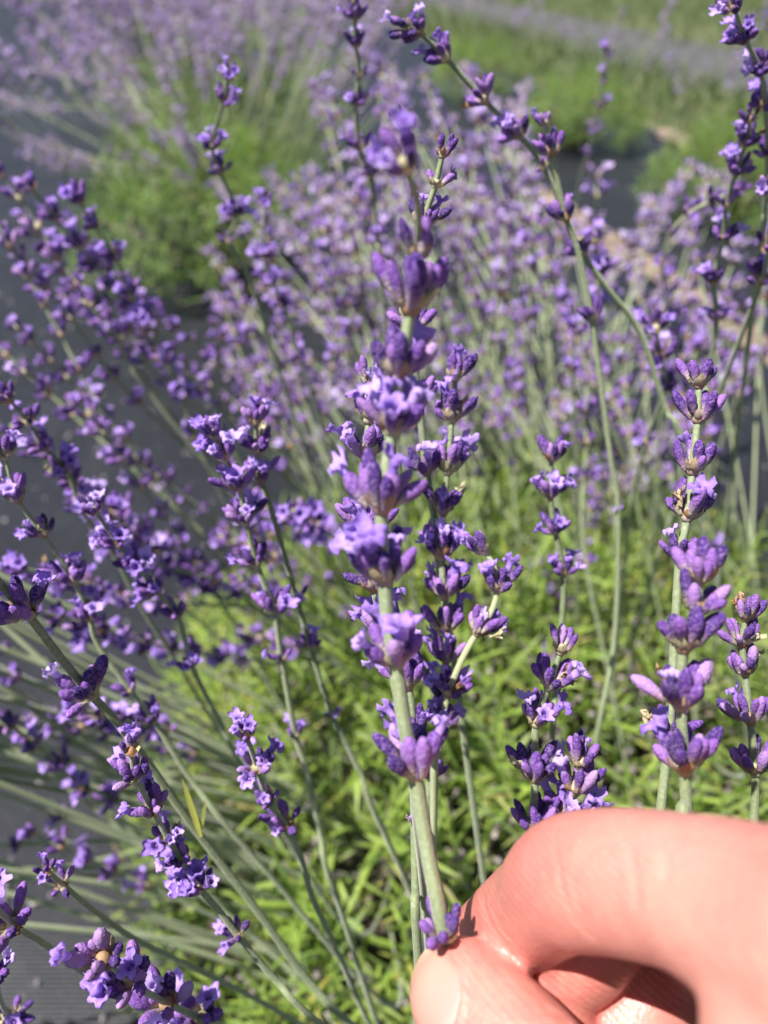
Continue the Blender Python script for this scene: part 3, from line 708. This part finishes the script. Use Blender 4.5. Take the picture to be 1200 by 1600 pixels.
# the back and far side of the bush below the camera
rr = random.Random(99)
for i in range(150):
    d = rr.uniform(0.55, 1.0)
    tip = PX(rr.uniform(330, 1200), rr.uniform(250, 700), d) if i < 110 else PX(rr.uniform(480, 820), rr.uniform(100, 330), d)
    if tip.z < 0.2: continue
    far_spike(FS, tip, AR(rr.uniform(-0.05, 0.2), rr.uniform(0.1, 0.3), 0.1), rr, rr.randint(5, 7))
for i in range(80):
    tip = PX(rr.uniform(-20, 340), rr.uniform(40, 300), rr.uniform(1.2, 1.95))
    ft = (RC(1.22, -0.10, 0.14) if (tip - RC(1.22, -0.10, 0.14)).length < (tip - RC(1.95, -0.1, 0.16)).length else RC(1.95, -0.1, 0.16)) + Vector((rr.uniform(-.1, .1), rr.uniform(-.1, .1), 0))
    if tip.z > 0.2 and 0.15 < (tip - ft).length < 0.62: far_spike(FS, tip, ft, rr, rr.randint(4, 7))
tag(obj('lavender_flowers', FS.build('lavender_flowers', [CAL_HAZE, COR_HAZE, BRA, STALK])), 'hazy mass of purple lavender spikes filling the rows beyond the bush', 'lavender', kind='stuff')

# grass between the rows
S = Soup(); rr = random.Random(12)
for i in range(26000):
    s = rr.uniform(0.2, 9.0); lane = rr.random()
    u = rr.uniform(1.48, 2.1 + rr.random() ** 3 * 0.4) if lane < 0.35 else rr.uniform(2.9 - rr.random() ** 3 * 0.45, 6.5)
    p = RC(s, u, -0.014); h = rr.uniform(0.03, 0.085); w = rr.uniform(0.003, 0.006); a = rr.uniform(0, 6.28)
    dx, dy = math.cos(a), math.sin(a); l = rr.uniform(0.1, 0.7) * h
    S.add([(p.x - dy * w, p.y + dx * w, p.z), (p.x + dy * w, p.y - dx * w, p.z), (p.x + dx * l * .4 + dy * w * .7, p.y + dy * l * .4 - dx * w * .7, p.z + h * .6), (p.x + dx * l, p.y + dy * l, p.z + h)], [(0, 1, 2), (0, 2, 3)], 0, None, rr.random())
tag(obj('grass', S.build('grass', [GRASS])), 'mown green grass in the lanes between the rows', 'grass', kind='stuff')
# dark evergreen shrub at the end of the turf
sh = bpy.data.objects.new('evergreen_shrub', None); C.objects.link(sh); ps = RC(5.6, 4.6); sh.location = ps
tag(sh, 'dark evergreen shrub beyond the turf at the far corner', 'shrub')
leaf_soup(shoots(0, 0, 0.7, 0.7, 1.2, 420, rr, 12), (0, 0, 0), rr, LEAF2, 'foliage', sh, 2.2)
V, F = sweep([Vector((0, 0, -0.02)), Vector((0.02, 0, 0.5)), Vector((0, 0.03, 1.0))], [0.05, 0.04, 0.015], 8)
obj('trunk', mesh('trunk', V, F, [WOOD]), sh)

# ------------------------------------------------------------------ the hand
def m_skin():
    m, nt, b = newmat('skin')
    big = noise(nt, 55, 4, 0.6); fine = noise(nt, 900, 3, 0.6)
    c = ramp(nt, big, [(0.3, (0.47, 0.175, 0.145)), (0.5, (0.54, 0.225, 0.185)), (0.8, (0.60, 0.285, 0.23))])
    red = attr(nt, 'tip')
    c = mix(nt, red, c, (0.52, 0.13, 0.115))
    c = mix(nt, ramp(nt, fine, [(0.5, (0, 0, 0)), (0.8, (0.25, 0.25, 0.25))]), c, (0.66, 0.36, 0.27))
    mot = noise(nt, 260, 4, 0.65)
    c = mix(nt, ramp(nt, mot, [(0.42, (0, 0, 0)), (0.68, (0.3, 0.3, 0.3))]), c, (0.50, 0.14, 0.13))
    mot2 = noise(nt, 130, 3, 0.6, dist=0.5)
    c = mix(nt, ramp(nt, mot2, [(0.52, (0, 0, 0)), (0.75, (0.45, 0.45, 0.45))]), c, (0.66, 0.33, 0.25))
    nt.links.new(c, b.inputs['Base Color'])
    b.inputs['Roughness'].default_value = 0.42; b.inputs['Specular IOR Level'].default_value = 0.5
    b.inputs['Subsurface Weight'].default_value = 0.45
    b.inputs['Subsurface Radius'].default_value = (1.0, 0.32, 0.18); b.inputs['Subsurface Scale'].default_value = 0.0022
    tc = nt.nodes.new('ShaderNodeTexCoord')
    vo = N(nt, 'ShaderNodeTexVoronoi', Scale=1500); vo.feature = 'DISTANCE_TO_EDGE'
    mp = N(nt, 'ShaderNodeMapping'); mp.inputs['Scale'].default_value = (1.0, 0.55, 0.8)
    nt.links.new(tc.outputs['Object'], mp.inputs[0]); nt.links.new(mp.outputs[0], vo.inputs['Vector'])
    ad = N(nt, 'ShaderNodeMath', operation='ADD'); nt.links.new(vo.outputs[0], ad.inputs[0]); nt.links.new(fine, ad.inputs[1])
    wv = N(nt, 'ShaderNodeTexWave', Scale=330, Distortion=5.0); wv.bands_direction = 'DIAGONAL'; wv.inputs['Detail Scale'].default_value = 0.12
    nt.links.new(tc.outputs['Object'], wv.inputs['Vector'])
    a2 = N(nt, 'ShaderNodeMath', operation='MULTIPLY_ADD'); a2.inputs[1].default_value = 0.35
    nt.links.new(wv.outputs['Fac'], a2.inputs[0]); nt.links.new(ad.outputs[0], a2.inputs[2])
    bump(nt, b, a2.outputs[0], 0.36, 0.0003)
    return m
def m_nail():
    m, nt, b = newmat('nail')
    t = attr(nt, 'tip')
    c = ramp(nt, t, [(0.0, (0.60, 0.33, 0.30)), (0.18, (0.58, 0.25, 0.215)), (0.82, (0.58, 0.26, 0.20)), (0.92, (0.60, 0.36, 0.26)), (1.0, (0.62, 0.42, 0.32))])
    nt.links.new(c, b.inputs['Base Color']); b.inputs['Roughness'].default_value = 0.28
    b.inputs['Subsurface Weight'].default_value = 0.3; b.inputs['Subsurface Radius'].default_value = (1, 0.4, 0.3); b.inputs['Subsurface Scale'].default_value = 0.001
    return m
SKIN = m_skin(); NAIL = m_nail()

def mm(px, py, z): return Vector(((px - 600) * z / FPX, (py - 800) * z / FPX, z))     # pixel + depth in mm -> camera mm
def tube_mm(P, R, seg=28, flat=None, n_per=5):
    pts = catmull(P, n_per)
    rad = [R[min(len(R) - 1, int(i / n_per))] * (1 - (i / n_per) % 1) + R[min(len(R) - 1, int(i / n_per) + 1)] * ((i / n_per) % 1) for i in range(len(pts))]
    # round ends
    def capd(p, t, r): return [(p + t * (r * math.sin(a)), r * math.cos(a)) for a in (0.35, 0.7, 1.0, 1.25, 1.45)]
    t0 = (pts[0] - pts[1]).normalized(); t1 = (pts[-1] - pts[-2]).normalized()
    A = [(p, r) for p, r in reversed(capd(pts[0], t0, rad[0]))] + list(zip(pts, rad)) + capd(pts[-1], t1, rad[-1])
    V, F = sweep([a[0] for a in A], [a[1] for a in A], seg)
    if flat:
        n, f = Vector(flat[0]).normalized(), flat[1]; W = []
        k = 0
        for (c, r) in A:
            for j in range(seg):
                v = V[k]; k += 1; d = (v - c).dot(n); W.append(v - n * (d * (1 - f)))
        V = W
    return V, F

MCP_I = Vector((45, 43.6, 75)); PIP_I = mm(905, 1376, 109); DIP_I = mm(800, 1450, 131); TIP_I = mm(745, 1496, 143)
TIP_T = mm(724, 1560, 119); IP_T = Vector((24.5, 82.0, 104)); MCP_T = Vector((41, 86, 79)); CMC = Vector((68, 86, 38)); WRIST = Vector((92, 78, 22))
MCP_M = Vector((60, 52, 92)); PIP_M = Vector((40, 60, 124)); DIP_M = mm(845, 1560, 127); TIP_M = Vector((31, 96, 112))
MCP_R = Vector((75, 60, 98)); PIP_R = Vector((50, 73, 132)); DIP_R = Vector((36, 92, 123)); TIP_R = Vector((45, 103, 106))
MCP_P = Vector((88, 69, 96)); PIP_P = Vector((74, 84, 120)); DIP_P = Vector((62, 98, 108)); TIP_P = Vector((64, 104, 95))
nailN = Vector((-0.62, -0.28, -0.73)).normalized()
FOREARM = Vector((175, 150, -75))
HAND = []
HAND.append(tube_mm([TIP_I, DIP_I.lerp(TIP_I, 0.5), DIP_I, DIP_I.lerp(PIP_I, 0.5) + Vector((0.2, -0.6, 0)), PIP_I, PIP_I.lerp(MCP_I, 0.5) + Vector((-0.5, -2.6, 0)), MCP_I], [7.4, 8.0, 8.2, 8.2, 9.3, 8.9, 11.3]))
HAND.append(tube_mm([TIP_T, TIP_T.lerp(IP_T, 0.45), IP_T, IP_T.lerp(MCP_T, 0.5), MCP_T, MCP_T.lerp(CMC, 0.5) + Vector((0, 1, 2)), CMC], [8.8, 10.2, 10.2, 9.8, 12, 15, 16], flat=(nailN, 0.88)))
HAND.append(tube_mm([TIP_M, DIP_M, DIP_M.lerp(PIP_M, 0.5), PIP_M, PIP_M.lerp(MCP_M, 0.5), MCP_M], [7.4, 8.2, 8.4, 9.4, 9.8, 11.5]))
HAND.append(tube_mm([TIP_R, DIP_R, DIP_R.lerp(PIP_R, 0.5), PIP_R, PIP_R.lerp(MCP_R, 0.5), MCP_R], [7.0, 7.8, 8.2, 9.0, 9.4, 11]))
HAND.append(tube_mm([TIP_P, DIP_P, PIP_P, PIP_P.lerp(MCP_P, 0.5), MCP_P], [6.2, 6.8, 7.6, 8.0, 10]))
for M_, r0, w in ((MCP_I, 11.5, -3), (MCP_M, 11.5, 4), (MCP_R, 11, 10), (MCP_P, 10, 15)):
    e = WRIST + Vector((w * 0.5, -2 + w * 0.5, w * 0.8)); HAND.append(tube_mm([M_, M_.lerp(e, 0.5) + Vector((0, 1, 0)), e], [r0, 13, 15]))
# web between thumb and index, thenar mass, palm fill
HAND.append(tube_mm([Vector((42, 47, 79)), Vector((40, 60, 74)), MCP_T], [9.0, 9.2, 10]))
HAND.append(tube_mm([MCP_I + Vector((4, 6, -4)), MCP_I.lerp(MCP_T, 0.5) + Vector((13, 2, -9)), MCP_T.lerp(CMC, 0.35)], [11, 11, 13]))
HAND.append(tube_mm([MCP_M + Vector((2, 8, -2)), MCP_R.lerp(CMC, 0.5), CMC.lerp(WRIST, 0.3)], [10, 15, 15]))
HAND.append(tube_mm([CMC.lerp(WRIST, 0.5), WRIST, WRIST.lerp(FOREARM, 0.5), FOREARM], [19, 21, 25, 30], flat=((0.2, -0.8, 0.5), 0.85)))
Vh = []; Fh = []
for V, F in HAND:
    o_ = len(Vh); Vh += [CW(v.x * 1e-3, v.y * 1e-3, v.z * 1e-3) for v in V]; Fh += [tuple(i + o_ for i in f) for f in F]
tmp = obj('hand_tmp', mesh('hand_tmp', Vh, Fh))
md = tmp.modifiers.new('r', 'REMESH'); md.mode = 'VOXEL'; md.voxel_size = 0.0007
dg = bpy.context.evaluated_depsgraph_get(); dg.update()
hm = bpy.data.meshes.new_from_object(tmp.evaluated_get(dg)); hm.name = 'hand'
bpy.data.objects.remove(tmp)
n = len(hm.vertices); co = np.empty(n * 3); hm.vertices.foreach_get('co', co); co = co.reshape(-1, 3)
ne = len(hm.edges); ed = np.empty(ne * 2, dtype=np.int64); hm.edges.foreach_get('vertices', ed); ed = ed.reshape(-1, 2)
deg = np.bincount(ed.ravel(), minlength=n)[:, None].astype(float)
def lap(x):
    s = np.zeros_like(x); np.add.at(s, ed[:, 0], x[ed[:, 1]]); np.add.at(s, ed[:, 1], x[ed[:, 0]]); return s / np.maximum(deg, 1)
for it in range(14):
    co = co + 0.6 * (lap(co) - co); co = co - 0.62 * 0.9 * (lap(co) - co) if it % 2 else co
hm.vertices.foreach_set('co', co.ravel()); hm.update()
def normals():
    nn = np.empty(n * 3, dtype=np.float32); hm.vertex_normals.foreach_get('vector', nn); return nn.reshape(-1, 3).astype(float)
nrm = normals()
rel = co - np.array([0, 0, H])
Zc = rel[:, 1] * cp - rel[:, 2] * sp; Yc = -rel[:, 1] * sp - rel[:, 2] * cp; Xc = rel[:, 0]
Zs = np.where(Zc > 0.02, Zc, 0.02); U = 600 + FPX * Xc / Zs; Vv = 800 + FPX * Yc / Zs
facing = ((nrm * -rel).sum(1) / np.linalg.norm(rel, axis=1) > 0.05) & (Zc > 0.03)
def seg_dist(poly):
    best = np.full(n, 1e9)
    for (x0, y0), (x1, y1) in zip(poly, poly[1:]):
        dx, dy = x1 - x0, y1 - y0; t = np.clip(((U - x0) * dx + (Vv - y0) * dy) / (dx * dx + dy * dy), 0, 1)
        best = np.minimum(best, np.hypot(U - x0 - t * dx, Vv - y0 - t * dy))
    return best
disp = np.zeros(n)
def nearZ(a, b): return (Zc > a * 1e-3) & (Zc < b * 1e-3)
def crease(poly, depth, width, za, zb, side=0.0):
    d = seg_dist(poly); k = np.exp(-(d / width) ** 2) * (facing & nearZ(za, zb))
    global disp
    disp -= depth * 1e-3 * k
    disp += side * 1e-3 * np.exp(-((d - 2.2 * width) / (1.6 * width)) ** 2) * (facing & nearZ(za, zb))
crease([(752, 1395), (758, 1425), (772, 1455), (792, 1485), (818, 1516)], 0.35, 3.5, 112, 150, 0.03)
crease([(760, 1392), (770, 1425), (786, 1455), (806, 1480)], 0.22, 2.5, 100, 150)
crease([(868, 1312), (872, 1350), (880, 1395), (898, 1435), (922, 1462)], 0.22, 4.0, 90, 135, 0.02)
crease([(880, 1308), (888, 1355), (898, 1400), (915, 1440)], 0.15, 3.0, 90, 135)
crease([(1030, 1320), (1042, 1345), (1040, 1372)], 0.25, 5.0, 80, 125, 0.02)
crease([(985, 1325), (992, 1370), (998, 1420)], 0.22, 7.0, 80, 125, 0.02)
for k_ in range(7):
    x_ = 758 + k_ * 9
    crease([(x_, 1402 - k_ * 5), (x_ + 10, 1430 - k_ * 4), (x_ + 26, 1462 - k_ * 4), (x_ + 44, 1488 - k_ * 3)], 0.07, 1.6, 112, 150)
for k_ in range(6):
    x_ = 1006 + k_ * 11
    crease([(x_, 1296), (x_ + 5, 1322 + 3 * (k_ % 2)), (x_ + 2, 1352)], 0.10, 2.2, 80, 125)
crease([(835, 1590), (856, 1580), (885, 1592)], 0.3, 4.0, 80, 125, 0.1)
crease([(850, 1606), (872, 1598), (900, 1610)], 0.3, 4.0, 80, 125, 0.1)
crease([(688, 1484), (706, 1506), (720, 1530), (724, 1556), (720, 1584), (712, 1612)], -0.28, 5.0, 100, 140, 0.0)
crease([(684, 1489), (700, 1508), (712, 1530), (716, 1555), (712, 1580), (704, 1610)], 0.2, 3.5, 100, 140, 0.03)
co = co + nrm * disp[:, None]
hm.vertices.foreach_set('co', co.ravel())
redness = np.zeros(n)
for (c, r, k) in ((TIP_I, 16, 0.95), (DIP_I, 17, 0.8), (TIP_T, 13, 0.4), (PIP_I, 14, 0.45), (PIP_M, 18, 0.8), (DIP_M, 18, 0.9)):
    w = np.array(CW(*(c * 1e-3))); redness = np.maximum(redness, k * np.exp(-(np.linalg.norm(co - w, axis=1) / (r * 1e-3)) ** 2))
at = hm.attributes.new('tip', 'FLOAT', 'POINT'); at.data.foreach_set('value', redness.astype(np.float32))
hm.polygons.foreach_set('use_smooth', np.ones(len(hm.polygons), dtype=bool)); hm.materials.clear(); hm.materials.append(SKIN); hm.update()
hand = obj('hand', hm)
tag(hand, 'bare right hand pinching a lavender stem between thumb and index finger', 'hand')
# thumbnail: a curved plate lying on the skin of the thumb tip
from mathutils.bvhtree import BVHTree
bvh = BVHTree.FromPolygons([tuple(v) for v in co], [tuple(p.vertices) for p in hm.polygons])
def cdir(v): return (CW(v.x, v.y, v.z) - CW(0, 0, 0)).normalized()
ax = (TIP_T - IP_T).normalized(); nN = (nailN - ax * nailN.dot(ax)).normalized(); sd_ = ax.cross(nN)
cN = TIP_T + ax * 1.5
V = []; T_ = []; NU, NV = 16, 16
for i in range(NV + 1):
    f = i / NV
    for j in range(NU + 1):
        g_ = j / NU * 2 - 1
        ang = g_ * math.radians(56) 
        lenf = 1 - 0.14 * g_ * g_
        a_ = (-6.5 + 13.0 * f) if f > 0.5 else (-6.5 * (1 - 2 * f) * (1 - 0.22 * g_ * g_))
        if f > 0.5: a_ = (6.5 * (2 * f - 1)) * (1 - 0.22 * g_ * g_)
        d_ = (nN * math.cos(ang) + sd_ * math.sin(ang))
        org = cN + ax * a_
        w0 = CW(*(org * 1e-3)) + cdir(d_) * 0.03
        hit = bvh.ray_cast(w0, -cdir(d_), 0.06)
        edge = min(1, min(1 - abs(g_), 0.5 * f * 2, ) * 6)
        lift = -0.0002 + 0.00062 * min(1, edge)
        base = hit[0] if hit[0] is not None else CW(*((org + d_ * 8) * 1e-3))
        V.append(base + cdir(d_) * lift); T_.append(f)
V2 = [v.copy() for v in V]
W1 = NU + 1
for it in range(4):
    Wn = [v.copy() for v in V2]
    for i in range(1, NV):
        for j in range(1, NU): Wn[i * W1 + j] = (V2[i * W1 + j - 1] + V2[i * W1 + j + 1] + V2[(i - 1) * W1 + j] + V2[(i + 1) * W1 + j]) / 4
    V2 = Wn
F = [(i * W1 + j, i * W1 + j + 1, (i + 1) * W1 + j + 1, (i + 1) * W1 + j) for i in range(NV) for j in range(NU)]
obj('thumbnail', mesh('thumbnail', V2, F, [NAIL], attrs={'tip': T_}), hand)
